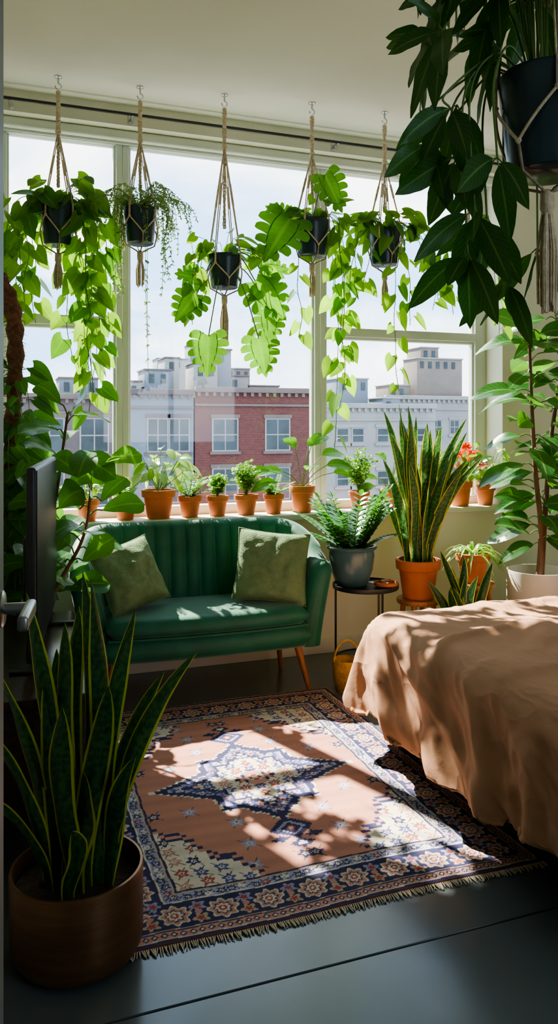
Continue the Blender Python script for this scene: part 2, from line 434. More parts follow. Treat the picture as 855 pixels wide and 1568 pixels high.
# curtain rod with brackets
mb=MB()
mb.tube([(.0,0,0),(3.3,0,0)],.008,M_black,10)
mb.tube([(.0,0,0),(-.03,0,0)],.014,M_black,10); mb.tube([(3.3,0,0),(3.33,0,0)],.014,M_black,10)
for x in (.06,.64,1.78,3.2):
    mb.tube([(x,.06,.0),(x,.0,-.004),(x,-.004,-.012)],.005,M_metal,6); mb.box((x-.012,.052,-.025),(x+.012,.06,.025),M_metal,.003)
    mb.tube([(x,0,-.01),(x,0,-.05)],.005,M_metal,6)
mb.build('curtain_rod',(0.02,YW-.06,2.852))
mb=MB(); mb.box((0,0,0),(2.93,.09,.05),M_trim,.012); mb.box((0.02,.04,-.012),(2.91,.05,.0),M_trim,.003)
mb.build('roller_blind_cassette',(0.0,4.11,HZ-.05))

# open door at the left, lever handle
mb=MB()
Ld=.80
mb.box((0,-.018,0.008),(Ld,.018,2.05),M_door,.003)
for (a,b2) in ((.12,.95),(1.1,1.92)):
    mb.box((.12,-.022,a),(Ld-.12,-.016,b2),M_door,.002)
hx=Ld-.05; hz=1.058
mb.lathe([(.0,0),(.022,0),(.022,.006),(.019,.008),(0,.008)],M_handle,(0,0,0),20)
k=len(mb.v)-5*20
for i in range(k,len(mb.v)):
    x,y,z=mb.v[i]; mb.v[i]=(hx+x,-.018-z,hz+y)
mb.tube([(hx,-.024,hz),(hx,-.052,hz)],.007,M_handle,10)
mb.box((hx-.085,-.062,hz-.008),(hx+.010,-.050,hz+.009),M_handle,.004)
mb.build('door_1',(-.124,.262,0),math.atan2(.792,.118))

# ------------------------------------------------------------------ rug
W2,L2=.63,.80
st=.0028
nx=int(2*W2/st); ny=int(2*L2/st)
xx=np.linspace(-W2,W2,nx); yy=np.linspace(-L2,L2,ny)
X,Y=np.meshgrid(xx,yy)
Xw=X+.0015*np.sin(Y*60)+.001*np.sin(X*95); Yw=Y+.0015*np.sin(X*55)+.001*np.sin(Y*120)
ax=np.abs(Xw); ay=np.abs(Yw)
q5=lambda a,s: np.floor(a/s)*s+s/2
col=np.zeros(X.shape+(3,))
FIELD=(.46,.215,.155); NAVY=(.018,.024,.095); CREAM=(.62,.56,.46); PINK=(.50,.25,.19); BLUE=(.05,.07,.26); RED=(.38,.07,.06); TAN=(.48,.36,.25); LAV=(.30,.31,.48)
col[:]=FIELD
def put(mask,c): col[mask]=c
def flowers(gx,gy,p,mask,r0,seed=1,dens=1.0,pal=(RED,BLUE,TAN,PINK)):
    cx=np.floor(gx/p); cy=np.floor(gy/p)
    h=np.mod(np.sin(cx*12.9898+cy*78.233+seed*3.7)*43758.5453,1)
    h2=np.mod(np.sin(cx*39.3+cy*11.1+seed*9.1)*24634.6,1)
    lx=gx-(cx+.5)*p-(h-.5)*p*.3; ly=gy-(cy+.5)*p-(h2-.5)*p*.3
    r=np.sqrt(lx**2+ly**2); th=np.arctan2(ly,lx)
    R0=r0*(1+.28*np.cos(5*th+h*6))
    on=mask&(h2<dens)
    st_=on&(np.abs(lx+ly)<.0026)&(r<r0*2.1); put(st_,(.06,.10,.08))
    st_=on&(np.abs(lx-ly*.6)<.0022)&(r<r0*1.9); put(st_,(.06,.10,.08))
    for i,c in enumerate(pal):
        s=on&(r<R0)&(np.floor(h*len(pal))==i); put(s,c)
    put(on&(r<R0*.45),CREAM if pal[0]!=CREAM else RED); put(on&(r<R0*.2),NAVY)
e=np.minimum(W2-ax,L2-ay); side=(L2-ay)<(W2-ax)
q=np.where(side,ax,ay)
wf,lf=W2-.212,L2-.212
fieldm=e>.212
flowers(ax+.03,ay+.02,.125,fieldm,.020,3,.6,(NAVY,LAV,NAVY,LAV))
# spandrels
sx_=q5(wf-ax,.016); sy_=q5(lf-ay,.016)
sp=sx_*1.05+sy_*.80 + .02*np.sin(sx_*55)
put(fieldm&(sp<.300),NAVY); put(fieldm&(sp<.288),PINK); put(fieldm&(sp<.278),NAVY); put(fieldm&(sp<.268),CREAM)
flowers(ax,ay,.060,fieldm&(sp<.256),.018,5,.97,(RED,BLUE,PINK,NAVY))
# medallion (stepped star)
mx_=q5(ax,.011); my_=q5(ay,.011)
s=np.minimum(mx_/.28+my_/.32, np.maximum(mx_/.175,my_/.20))
s=np.minimum(s, mx_/.37+my_/.21)
s=s+.05*np.abs(np.sin(np.arctan2(my_,mx_)*10))
put(fieldm&(s<1.06),CREAM); put(fieldm&(s<1.02),NAVY); put(fieldm&(s<.90),LAV); put(fieldm&(s<.86),BLUE)
flowers(ax+.01,ay,.034,fieldm&(s<.86)&(s>.72),.0125,8,1,(CREAM,PINK,CREAM,LAV))
put(fieldm&(s<.74),NAVY); put(fieldm&(s<.67),CREAM)
flowers(ax+.025,ay+.02,.056,fieldm&(s<.65)&(s>.2),.020,2,1,(RED,BLUE,PINK,BLUE))
put(fieldm&(s<.26),NAVY); put(fieldm&(s<.22),PINK); put(fieldm&(s<.15),CREAM); put(fieldm&(s<.08),RED)
# pendants
pd=q5(ax,.008)/.075+np.abs(q5(ay,.008)-.375)/.070
put(fieldm&(ax<.009)&(ay>.26)&(ay<.47),NAVY)
put(fieldm&(pd<1),NAVY); put(fieldm&(pd<.66),LAV); put(fieldm&(pd<.48),NAVY); put(fieldm&(pd<.30),RED); put(fieldm&(pd<.15),CREAM)
pd2=q5(ax,.008)/.045+np.abs(q5(ay,.008)-.470)/.03
put(fieldm&(pd2<1),NAVY); put(fieldm&(pd2<.5),CREAM)
pd3=np.abs(q5(ax,.008)-.055)/.035+np.abs(q5(ay,.008)-.43)/.02
put(fieldm&(pd3<1),NAVY)
# borders
put(e<.212,NAVY); put(e<.205,TAN); put(e<.200,LAV)
bz=(e<.200)&(e>.168)
flowers(q,e-.168,.032,bz,.0115,4,1,(NAVY,RED,NAVY,CREAM))
put(bz&(np.abs(e-.184-.008*np.sin(q*2*pi/.064))<.0018),NAVY)
put((e<.168),CREAM); put((e<.163),NAVY)
p=.128; lx=np.mod(q,p)-p/2; ly=e-.108
put((e<.158)&(e>.06)&(np.abs(ly-.026*np.sin(q*2*pi/p+pi/2))<.0028),TAN)
r=np.sqrt(lx**2+ly**2); th=np.arctan2(ly,lx); R0=.039*(1+.14*np.cos(8*th))
put((r<R0),CREAM); put(r<R0*.86,PINK); put(r<R0*.62,NAVY); put(r<R0*.5,CREAM); put(r<R0*.3,RED); put(r<R0*.14,CREAM)
lx2=np.mod(q+p/2,p)-p/2
for sgn in (-1,1):
    r=np.sqrt((lx2*.8)**2+(ly-sgn*.026)**2); th=np.arctan2(ly-sgn*.026,lx2); R0=.016*(1+.3*np.cos(5*th))
    put(r<R0,LAV if sgn>0 else TAN); put(r<R0*.55,RED)
r=np.sqrt(lx2**2+ly**2); put(r<.010,PINK)
put(e<.056,TAN); put(e<.052,NAVY); put(e<.047,LAV)
bz=(e<.047)&(e>.024); put(bz,PINK)
put(bz&(np.abs(np.mod(q,.024)-.012)+np.abs(e-.036)*1.1<.0108),NAVY); put(bz&(np.abs(np.mod(q,.024)-.012)+np.abs(e-.036)*1.1<.005),CREAM)
put(e<.024,CREAM); put(e<.020,NAVY); put(e<.008,(.14,.04,.035))
rs=np.random.RandomState(3)
col*=(1+.12*(rs.rand(*X.shape)-.5))[...,None]
abr=1+.06*np.sin(Y*41+1.3)+.05*np.sin(Y*97+X*3)
col*=abr[...,None]
Z=np.full(X.shape,.008)+.0012*(np.sin(X*9)*np.sin(Y*7)+1)
edge=np.minimum(W2-np.abs(X),L2-np.abs(Y)); Z=np.where(edge<.003,.001,Z)
verts=np.stack([X+.004*np.sin(Y*6),Y+.005*np.sin(X*8),Z],-1).reshape(-1,3)
idx=np.arange(nx*ny).reshape(ny,nx)
faces=np.stack([idx[:-1,:-1],idx[:-1,1:],idx[1:,1:],idx[1:,:-1]],-1).reshape(-1,4)
me=bpy.data.meshes.new('persian_rug')
me.vertices.add(len(verts)); me.vertices.foreach_set('co',verts.astype(np.float32).ravel())
me.loops.add(len(faces)*4); me.loops.foreach_set('vertex_index',faces.astype(np.int32).ravel())
me.polygons.add(len(faces)); me.polygons.foreach_set('loop_start',np.arange(0,len(faces)*4,4,dtype=np.int32))
me.update(calc_edges=True); me.validate()
ca=me.color_attributes.new('weave','FLOAT_COLOR','POINT')
ca.data.foreach_set('color',np.concatenate([col.reshape(-1,3),np.ones((nx*ny,1))],1).astype(np.float32).ravel())
m,nt,out=newmat('woven_wool')
at=nt.nodes.new('ShaderNodeAttribute'); at.attribute_name='weave'
b=N(nt,'ShaderNodeBsdfPrincipled',Roughness=.95); b.inputs['Specular IOR Level'].default_value=.15
f=noise_tex(nt,5,4); cc=mixc(nt,mathn(nt,'MULTIPLY',f,.14),at.outputs['Color'],(.5,.40,.33))
nt.links.new(cc,b.inputs['Base Color'])
f2=noise_tex(nt,420,3,vec_scale=(1,.5,1)); bn=N(nt,'ShaderNodeBump',Strength=.5,Distance=.003); nt.links.new(f2,bn.inputs['Height']); nt.links.new(bn.outputs[0],b.inputs['Normal'])
nt.links.new(b.outputs[0],out.inputs[0])
me.materials.append(m)
rug=bpy.data.objects.new('persian_rug',me); sc.collection.objects.link(rug)
rug.location=(.885,2.685,0)
mb=MB()
for sg in (-1,1):
    x=-W2+.004
    while x<W2-.004:
        l=rng.uniform(.010,.022); dx=rng.uniform(-.008,.008)
        y=sg*L2+.005*math.sin(x*8)
        mb.tube([(x,y-sg*.004,.006),(x+dx*.5,y+sg*l*.6,.005),(x+dx,y+sg*l,.0025)],[.0022,.002,.0014],M_fringe,4); x+=.0055
fr=mb.build('fringe',(0,0,0),parent=rug)

# ------------------------------------------------------------------ sofa
sofa=bpy.data.objects.new('green_velvet_loveseat',None); sc.collection.objects.link(sofa)
sofa.location=(.945,3.715,0); sofa.rotation_euler=(0,0,math.radians(-1.0))
path=[]
def addp(x,y): path.append(V((x,y,0)))
hw=.505; rc=.20; yb=.165; yf=-.20
n1=20
for i in range(n1): addp(-hw, yf+(yb-rc-yf)*i/n1)
for i in range(30):
    a=pi-(pi/2)*i/30; addp(-hw+rc+rc*math.cos(a), yb-rc+rc*math.sin(a))
for i in range(100): addp(-hw+rc+(2*hw-2*rc)*i/100, yb)
for i in range(30):
    a=pi/2-(pi/2)*i/30; addp(hw-rc+rc*math.cos(a), yb-rc+rc*math.sin(a))
for i in range(n1+1): addp(hw, yb-rc+(yf-yb+rc)*i/n1)
cum=[0]
for a,b2 in zip(path,path[1:]): cum.append(cum[-1]+(b2-a).length)
T=cum[-1]; ns=260; rs_=[]
for i in range(ns+1):
    s_=T*i/ns
    k=0
    while k<len(cum)-2 and cum[k+1]<s_: k+=1
    f_=(s_-cum[k])/max(1e-9,cum[k+1]-cum[k]); rs_.append(path[k].lerp(path[k+1],min(1,f_)))
sst=lambda t: max(0,min(1,t))**2*(3-2*max(0,min(1,t)))
rows=[]
for i,p in enumerate(rs_):
    a=rs_[max(0,i-1)]; b2=rs_[min(ns,i+1)]; t=(b2-a).normalized(); nin=V((t.y,-t.x,0))
    s_=T*i/ns; dend=min(s_,T-s_)
    by=sst((p.y+.16)/.30)
    h=.615+.175*by
    th=.120-.030*by
    capk=1.0
    if dend<.055: capk=math.sqrt(max(.0,1-((.055-dend)/.055)**2))
    th2=th*(.25+.75*capk); h2=h-(1-capk)*.07
    ch=abs(math.sin(pi*(s_-T/2)/.078+pi/2))**.55
    amp=.016*sst((dend-.20)/.12)
    lean=.09*by+.155*(1-by)
    zb=.205; row=[]
    prof_=[]
    M=9
    for j in range(M+1):
        z=zb+(h2-th2*.5-zb)*j/M; prof_.append((th2/2-(amp*(1-ch))*sst((z-.36)/.05)-.004+.012*math.sin(pi*j/M),z))
    for j in range(1,8):
        an=pi*j/8; prof_.append((math.cos(an)*(th2/2-(amp*(1-ch)*.8*max(0,math.cos(an)))),h2-th2*.5+math.sin(an)*th2*.5))
    for j in range(M+1):
        z=h2-th2*.5-(h2-th2*.5-zb)*j/M; prof_.append((-th2/2,z))
    for o_,z in prof_:
        zz=max(0.0,(z-zb)/.6)
        off=o_-lean*zz**1.2*.75
        row.append(p+nin*off+V((0,0,z)))
    rows.append(row)
mb=MB(); mb.grid(rows,M_velvet,closeu=True); mb.poly(rows[0],M_velvet); mb.poly(rows[-1],M_velvet)
mb.build('channel_back_and_arms',parent=sofa,angle=70)
def cushion(x0,x1,y0,y1,z0,z1,bul,mat,mb,front=.03):
    nu,nv=30,16
    P=[]
    for i in range(nu+1):
        u=-1+2*i/nu
        x=(x0+x1)/2+(x1-x0)/2*u
        yf_=y0-front*(1-u*u)
        loop=[]
        K=8
        rr=(z1-z0)/2
        for k in range(K+1):
            a=-pi/2-pi*k/K
            loop.append((yf_+rr+rr*math.cos(a), (z0+z1)/2+rr*math.sin(a)))
        for k in range(1,nv+1):
            t=k/nv; loop.append((yf_+rr+(y1-yf_-rr)*t, z1+bul*math.sin(pi*min(1,t*1.0))*(1-u**4)))
        loop.append((y1,z0))
        sc_=1.0
        if abs(u)>.94: sc_=math.sqrt(max(0,1-((abs(u)-.94)/.06)**2))
        zc=(z0+z1)/2
        P.append([V((x,y,zc+(z-zc)*(.25+.75*sc_))) for y,z in loop])
    mb.grid(P,mat,closeu=True); mb.poly(P[0],mat); mb.poly(P[-1],mat)
mb=MB(); cushion(-.475,.475,-.245,.14,.325,.415,.012,M_velvet,mb,.035)
mb.build('seat_cushion',parent=sofa,angle=60)
mb=MB(); cushion(-.50,.50,-.235,.18,.205,.335,.0,M_velvet,mb,.03)
mb.build('seat_base',parent=sofa,angle=60)
mb=MB()
pp=[V((-.47+.94*i/40,-.245-.035*(1-(-1+2*i/40)**2)-.001,.327)) for i in range(41)]
mb.tube(pp,.005,M_velvet,8); mb.build('piping',parent=sofa)
mb=MB()
for sx,sy,dx,dy in ((-1,-1,-.04,-.03),(1,-1,.05,-.03),(-1,1,-.03,.03),(1,1,.03,.03)):
    bx=sx*.44; by_=-.17 if sy<0 else .13
    mb.tube([(bx+dx,by_+dy,0),(bx,by_,.215)],[.010,.019],M_wood,14)
mb.build('legs',parent=sofa)
def pillow(name,loc,size,T,rx,rz,roll):
    mb=MB(); n=28
    for sg in (1,-1):
        P=[]
        for i in range(n+1):
            v=-1+2*i/n; r=[]
            for j in range(n+1):
                u=-1+2*j/n
                t=((1-abs(u)**2.6)*(1-abs(v)**2.6)); t=max(0,t)**.5
                x=u*size/2*(1-.07*(1-v*v)**1*abs(u)**3); y=v*size/2*(1-.07*(1-u*u)*abs(v)**3)
                w=noise.noise(V((u*2.2,v*2.2,sg*3+loc[0])))*.022*t+.006*noise.noise(V((u*6,v*6,sg)))*t+.012*abs(noise.noise(V((u*3+v*2,v*4,7+loc[0]))))*t
                r.append(V((x,y,sg*(T*t*.5)+w)))
            P.append(r)
        mb.grid(P,M_pillow)
    e_=[]
    for k in range(4*20):
        s4=k/20; a=s4%1; i4=int(s4)
        c=[(-1,-1),(1,-1),(1,1),(-1,1),(-1,-1)]
        u=c[i4][0]+(c[i4+1][0]-c[i4][0])*a; v=c[i4][1]+(c[i4+1][1]-c[i4][1])*a
        e_.append(V((u*size/2*(1-.07*(1-v*v)*abs(u)**3),v*size/2*(1-.07*(1-u*u)*abs(v)**3),0)))
    e_.append(e_[0]); mb.tube(e_,.0035,M_pillow,6)
    o=mb.build(name,loc,angle=60)
    o.rotation_euler=(Matrix.Rotation(rz,3,'Z')@Matrix.Rotation(rx,3,'X')@Matrix.Rotation(roll,3,'Z')).to_euler()
pillow('throw_pillow',(1.285,3.635,.582),.36,.13,math.radians(66),math.radians(-14),math.radians(-7))
pillow('throw_pillow',(.595,3.67,.575),.32,.13,math.radians(66),math.radians(20),math.radians(12))

# ------------------------------------------------------------------ bed
bed=bpy.data.objects.new('bed',None); sc.collection.objects.link(bed); bed.location=(2.42,2.0,0)
bx0,bx1,by0,by1=1.42,3.42,1.22,2.80
O=V((2.42,2.0,0))
mb=MB(); mb.box(V((bx0+.02,by0+.02,.12))-O,V((bx1,by1-.02,.26))-O,M_walnut,.008)
for x in (bx0+.1,bx1-.1):
    for y in (by0+.1,by1-.1): mb.box(V((x-.03,y-.03,0))-O,V((x+.03,y+.03,.125))-O,M_walnut,.004)
mb.box(V((bx1-.0,by0-.02,.1))-O,V((bx1+.06,by1+.02,1.05))-O,M_walnut,.02)
mb.build('frame',parent=bed)
mb=MB(); mb.box(V((bx0+.03,by0+.03,.26))-O,V((bx1-.01,by1-.03,.50))-O,M_sheet,.05); mb.build('mattress',parent=bed)
TZ=.54; drop=.45; n_=.0095
ix0,ix1,iy0,iy1=bx0+.06,bx1-.45,by0+.06,by1-.06
gx=np.arange(ix0-drop,ix1,n_); gy=np.arange(iy0-drop,iy1+drop,n_)
P=[]
rad=.10
def ridge(x,y,z): # smooth-topped crease
    v=abs(noise.noise(V((x,y,z))))*2.4
    return math.exp(-v*v*7)
for y in gy:
    r=[]
    for x in gx:
        ex=max(ix0-x,0); ey=max(y-iy1,0)-max(iy0-y,0)
        cx=max(x,ix0); cy=min(max(y,iy0),iy1)
        d=math.hypot(ex,ey)
        wx=x+.04*noise.noise(V((x*4,y*4,2))); wy=y+.04*noise.noise(V((x*4,y*4,12)))
        mask=.5+.5*noise.noise(V((x*1.7,y*1.7,30)))
        wv=noise.noise(V((x*2.2+y*1.2,y*3.0-x*.8,.3)))*.014
        wv+=(ridge(wx*1.6-wy*4.0,wy*1.2+wx*.8,5.1)*.014+ridge(wx*5+wy*3.0,wy*6-wx*3,1.7)*.007*mask+ridge(wx*11-wy*7,wy*8+wx*3,6.7)*.0035*mask)
        if d<1e-6:
            r.append(V((x,y,TZ+wv))-O); continue
        nxv,nyv=-ex/d,ey/d
        qv=(cy*1.0) - (cx*1.0) + math.atan2(ey,ex)*.25
        if d<rad*pi/2:
            a=d/rad; off=rad*math.sin(a); z=TZ-rad*(1-math.cos(a))
        else:
            off=rad; z=TZ-rad-(d-rad*pi/2)
        k=sst((d-.06)/.38)
        ph=qv*22+2.5*noise.noise(V((qv*2.2,d*1.2,2)))+d*8
        fold=(.5+.5*math.sin(ph))**1.8*.040*k + noise.noise(V((qv*6+d*4,d*2.5,7)))*.024*k
        fold+=ridge(qv*5+d*6,d*3-qv*1.5,3)*.016*min(1,d*5)+ridge(qv*12+d*10,d*5,8)*.007*min(1,d*5)
        off+=fold+.03*k
        zmin=.165+.02*noise.noise(V((qv*3,0,0)))+.010*math.sin(qv*7)
        if z<zmin: 
            over=zmin-z; z=zmin+min(.02,over*.03); off-=min(.05,over*.25)
        r.append(V((cx+nxv*off,cy+nyv*off,z+wv*(1-k)))-O)
    P.append(r)
mb=MB(); mb.grid(P,M_duvet)
dv=mb.build('duvet',parent=bed,angle=180)
so=dv.modifiers.new('thick','SOLIDIFY'); so.thickness=.012; so.offset=-1
mb=MB()
for cy in (1.62,2.38):
    for sg in (1,-1):
        Pq=[]
        for i in range(17):
            v=-1+i/8; Pq.append([V((3.15+v*.2,cy+u*.32,.60+sg*.07*max(0,(1-abs(u)**3)*(1-abs(v)**3))**.5))-O for u in [(-1+j/10) for j in range(21)]])
        mb.grid(Pq,M_sheet)
mb.build('pillows',parent=bed)

# ------------------------------------------------------------------ TV + console
mb=MB()
mb.box((-.20,-.53,.47),(.20,.53,.50),M_walnut,.004)
mb.box((-.19,-.51,.12),(.185,.51,.47),M_walnut,.003)
for y in (-.50,-.165,.17): mb.box((.183,y+.005,.135),(.196,y+.325,.455),M_walnut,.004)
for y in (-.2,.13,.47): mb.tube([(.20,y-.02,.30),(.212,y-.02,.30)],.008,M_black,8)
for x in (-.15,.15):
    for y in (-.46,.46): mb.tube([(x,y,0),(x,y,.12)],[.013,.02],M_walnut,10)
mb.build('media_console',(.11,2.86,0))
mb=MB()
mb.box((-.018,-.42,.06),(.012,.42,.65),M_black,.010); mb.box((.010,-.41,.075),(.0145,.41,.64),M_screen,.001)
mb.box((-.045,-.25,.12),(-.015,.25,.42),M_black,.012)
for y in (-.30,.30):
    mb.box((-.08,y-.012,0),(.12,y+.012,.012),M_black,.004); mb.tube([(0,y,.008),(0,y,.075)],.009,M_black,8)
mb.build('television',(.165,2.87,.501),math.radians(-8))

# ------------------------------------------------------------------ hanging plants
def macrame(mb,ztop,r,h,zt,spread=.0):
    mb.lathe([(0,0),(.018,0),(.018,-.004),(.005,-.008),(.004,-.03)],M_metal,(0,0,0),14)
    hook=[V((0,0,-.03))]+[V((.014*math.sin(a),0,-.046+.014*math.cos(a))) for a in [i*pi*1.55/10 for i in range(11)]]
    mb.tube(hook,.003,M_metal,6)
    mb.lathe([(.008,.0),(.013,0.004),(.008,.008),(.003,.004),(.008,.0)],M_cord,(0,0,-.075),10)
    z0=-.07; z1=-.26 if ztop<-.5 else -.15
    for k in range(3):
        pts=[V((.006*math.cos(t*26+k*2.09),.006*math.sin(t*26*.5+k*2.09),z0+(z1-z0)*t)) for t in [i/40 for i in range(41)]]
        mb.tube(pts,.0058,M_cord,5)
    mb.lathe([(.004,.014),(.014,.006),(.015,-.006),(.006,-.016)],M_cord,(0,0,z1),8)
    for k in range(3):
        pts=[V((.005*math.cos(t*30+k*2.09),.005*math.sin(t*15+k*2.09),z1+(ztop*.96-z1)*.8*t)) for t in [i/40 for i in range(41)]]
        mb.tube(pts,.0038,M_cord,5)
    R=r+.004; zb=ztop-h
    for k in range(4):
        a=pi/4+k*pi/2+spread
        top=V((R*math.cos(a),R*math.sin(a),ztop+.0))
        for o in (-.0035,.0035):
            oo=V((-math.sin(a)*o,math.cos(a)*o,0))
            mb.tube([V((0,0,z1))+oo,V((0,0,z1)).lerp(top,.5)+oo*1.5,top+oo],.0027,M_cord,5)
        m1=V((0,0,z1)).lerp(top,.35); mb.tube([m1,V((0,0,z1)).lerp(top,.55)],.006,M_cord,6)
        kz=ztop-.30*h; kp=V((R*1.0*math.cos(a),R*math.sin(a),kz)); mb.tube([top,kp],.0045,M_cord,6)
        mb.lathe([(.002,.008),(.008,0),(.002,-.008)],M_cord,kp,7)
        for sg in (-1,1):
            aa=a+sg*pi/4
            pts=[]
            for i in range(7):
                t=i/6; an=a+sg*pi/4*t; rz=R*(1-.06*t); pts.append(V((rz*math.cos(an),rz*math.sin(an),kz-(.45*h)*t)))
            mb.tube(pts,.0036,M_cord,5)
            b0=pts[-1]
            mb.tube([b0,V((R*.8*math.cos(aa),R*.8*math.sin(aa),zb-.004)),V((.02*math.cos(aa),.02*math.sin(aa),zb-.03)),V((0,0,zb-.045))],.0036,M_cord,5)
        aa=a+pi/4; kp=V((R*.94*math.cos(aa),R*.94*math.sin(aa),kz-.45*h)); mb.lathe([(.002,.007),(.0075,0),(.002,-.007)],M_cord,kp,7)
    mb.lathe([(.006,.02),(.015,.01),(.016,-.02),(.010,-.035)],M_cord,(0,0,zb-.05),10)
    for i in range(34):
        a=rng.random()*2*pi; q_=rng.uniform(.3,1); rr=.021*q_
        L_=(zb-.07)-zt
        mb.tube([V((rr*.4*math.cos(a),rr*.4*math.sin(a),zb-.07)),V((rr*math.cos(a),rr*math.sin(a),zb-.07-L_*.4)),V((rr*.9*math.cos(a),rr*.9*math.sin(a),zt+rng.uniform(0,.03)))],.0030,M_cord,4)
    pot(mb,r,h,M_navy,'taper',(0,0,zb))
def trail(mb,zt,r,az,out,length,size,sp,lm,drift=(0,0)):
    c,s_=math.cos(az),math.sin(az)
    pts=[V((c*r*.5,s_*r*.5,zt-.02)),V((c*r*1.0,s_*r*1.0,zt+.035)),V((c*(r+out)*.85,s_*(r+out)*.85,zt+.0))]
    nseg=max(2,int(length/.12))
    for i in range(1,nseg+1):
        t=i/nseg
        pts.append(V((c*(r+out)+drift[0]*t+rng.uniform(-.018,.018),s_*(r+out)+drift[1]*t+rng.uniform(-.018,.018),zt-length*t)))
    vine(mb,pts,size,sp,lm,start=.05)
D2=math.radians
# 1 pothos
mb=MB(); zt=-.612; macrame(mb,zt,.083,.185,-1.008)
for az,out,L_,dr in ((175,.10,.50,(-.02,0)),(200,.09,.42,(0,0)),(150,.05,.55,(.02,0)),(-25,.05,.82,(.03,0)),(-40,.06,.88,(.04,0)),
                     (-15,.10,.72,(.03,0)),(5,.13,.55,(0,0)),(30,.05,.48,(.03,0)),(60,.03,.7,(.0,0)),(215,.09,.50,(-.02,0)),(-5,.04,.98,(.03,0)),(190,.14,.34,(0,0)),(20,.1,.8,(0,0))):
    trail(mb,zt,.083,D2(az),out,L_,.102,.055,L_poth,dr)
crown(mb,(0,0,zt+.0),.20,50,.098,L_poth,h=.08)
mb.limit(1,.33); mb.build('hanging_pothos',(.285,3.83,CZ))
# 2 airy string plant
mb=MB(); zt=-.593; macrame(mb,zt,.083,.172,-.975)
def airy(pts,dens=.010,ln=.012):
    P=smooth(pts,6); mb.tube(P,.0012,L_airy,4); acc=0
    for a,b2 in zip(P,P[1:]):
        acc+=(b2-a).length
        if acc>dens:
            acc=0
            for k in range(3):
                d=V((rng.uniform(-1,1),rng.uniform(-1,1),rng.uniform(-.9,.4))); leaf(mb,b2,d,V((0,-1,.5)),ln*rng.uniform(.7,1.5),ln*.5,L_airy,'ell',rows=3)
for i in range(64):
    az=rng.random()*2*pi; R_=rng.uniform(.10,.27); up=rng.uniform(.02,.10)
    c,s_=math.cos(az),math.sin(az)
    L_=rng.choice([.03,.05,.08,.12,.2]) if abs(c)>.5 else rng.choice([.0,.02,.04])
    airy([(0,0,zt-.02),(c*R_*.45,s_*R_*.45,zt+up),(c*R_*.85,s_*R_*.85,zt+up*.8),(c*R_,s_*R_,zt+up*.3-L_*.4),(c*R_*1.02+rng.uniform(-.02,.02),s_*R_,zt-L_)])
for x,y,L_ in ((-.10,-.02,.42),(-.115,.03,.36),(-.09,.0,.30),(-.12,0,.45),(-.13,.02,.4),(.13,-.02,.33),(.12,.03,.40),(.15,0,.26),(.135,.01,.3),(0.02,-.09,.80),(.012,-.085,.62),(-.1,-.04,.2)):
    airy([(x*.3,y*.3,zt-.02),(x*.8,y*.8,zt+.03),(x,y,zt-.06),(x+rng.uniform(-.02,.02),y,zt-L_*.5),(x+rng.uniform(-.02,.02),y,zt-L_)],.009,.015)
mb.limit(1,.35); mb.build('hanging_string_fern',(.668,3.81,CZ))
CAM=V((-.3,-1,.1))
def mon(mb,zt,x,y,z,size,ang,lm=L_mon2,start=(0,0)):
    a=D2(ang); d=V((math.cos(a),rng.uniform(-.2,.1),math.sin(a)))
    base=V((x,y,z))-d*size*.35
    s0=V((start[0],start[1],zt-.01)); mid=(s0+base)/2+V((0,-.02,.05))
    mb.tube(smooth([s0,mid,base],6),.0028,M_stem,6)
    monstera(mb,base,d,CAM+V((rng.uniform(-.25,.25),0,rng.uniform(-.1,.3))),size,lm,fold=rng.uniform(.05,.18),droop=.06)
# 3 monstera
mb=MB(); zt=-.80; macrame(mb,zt,.086,.163,-1.25)
for x,y,z,s_,a in ((-.20,-.08,-1.06,.18,-130),(-.11,-.10,-1.28,.20,-95),(.16,-.10,-1.28,.19,-80),(.20,-.06,-.99,.24,-50),(.23,-.02,-1.13,.17,-90),(-.17,-.02,-.92,.15,170),(.26,.02,-.85,.15,10)):
    mon(mb,zt,x,y,z,s_,a)
for az,out,L_ in ((180,.06,.28),(-10,.12,.25),(0,.12,.42),(20,.14,.2),(160,.04,.2),(200,.1,.36)): trail(mb,zt,.086,D2(az),out,L_,.08,.06,L_poth)
crown(mb,(0,0,zt+.0),.15,26,.085,L_poth,h=.06)
mb.limit(1,.38); mb.build('hanging_monstera',(1.078,3.756,CZ))
# 4 monstera + pothos
mb=MB(); zt=-.60; macrame(mb,zt,.09,.185,-.99)
for x,y,z,s_,a in ((.08,-.06,.16-.6,.20,-60),(-.20,-.08,-.70,.27,-125),(-.17,.02,-.58,.14,150)): mon(mb,zt,x,y,z,s_,a)
for az,out,L_,dr in ((0,.05,1.18,(-.01,0)),(-10,.07,.95,(.0,0)),(10,.10,.35,(0,0)),(185,.0,.60,(.02,0)),(-20,.07,.7,(-.02,0)),(30,.09,.42,(0,0))):
    trail(mb,zt,.09,D2(az),out,L_,.092,.066,L_poth,dr)
crown(mb,(.05,0,zt+.0),.14,18,.085,L_poth,h=.06)
mb.limit(1,.42); mb.build('hanging_monstera',(1.526,3.70,CZ))
# 5 pothos
mb=MB(); zt=-.618; macrame(mb,zt,.087,.187,-1.016)
for az,out,L_,dr in ((180,.08,.36,(-.03,0)),(200,.05,.3,(0,0)),(-95,.02,.85,(.03,0)),(-20,.04,.5,(0,0)),(0,.12,.36,(.03,0)),(-20,.17,.34,(.03,0)),(10,.20,.25,(.02,0)),(150,.07,.36,(0,0)),(5,.22,.4,(.02,0))):
    trail(mb,zt,.087,D2(az),out,L_,.083,.062,L_poth,dr)
crown(mb,(.02,0,zt+.0),.18,42,.083,L_poth,h=.06)
mb.limit(1,.42); mb.build('hanging_pothos',(1.93,3.68,CZ))
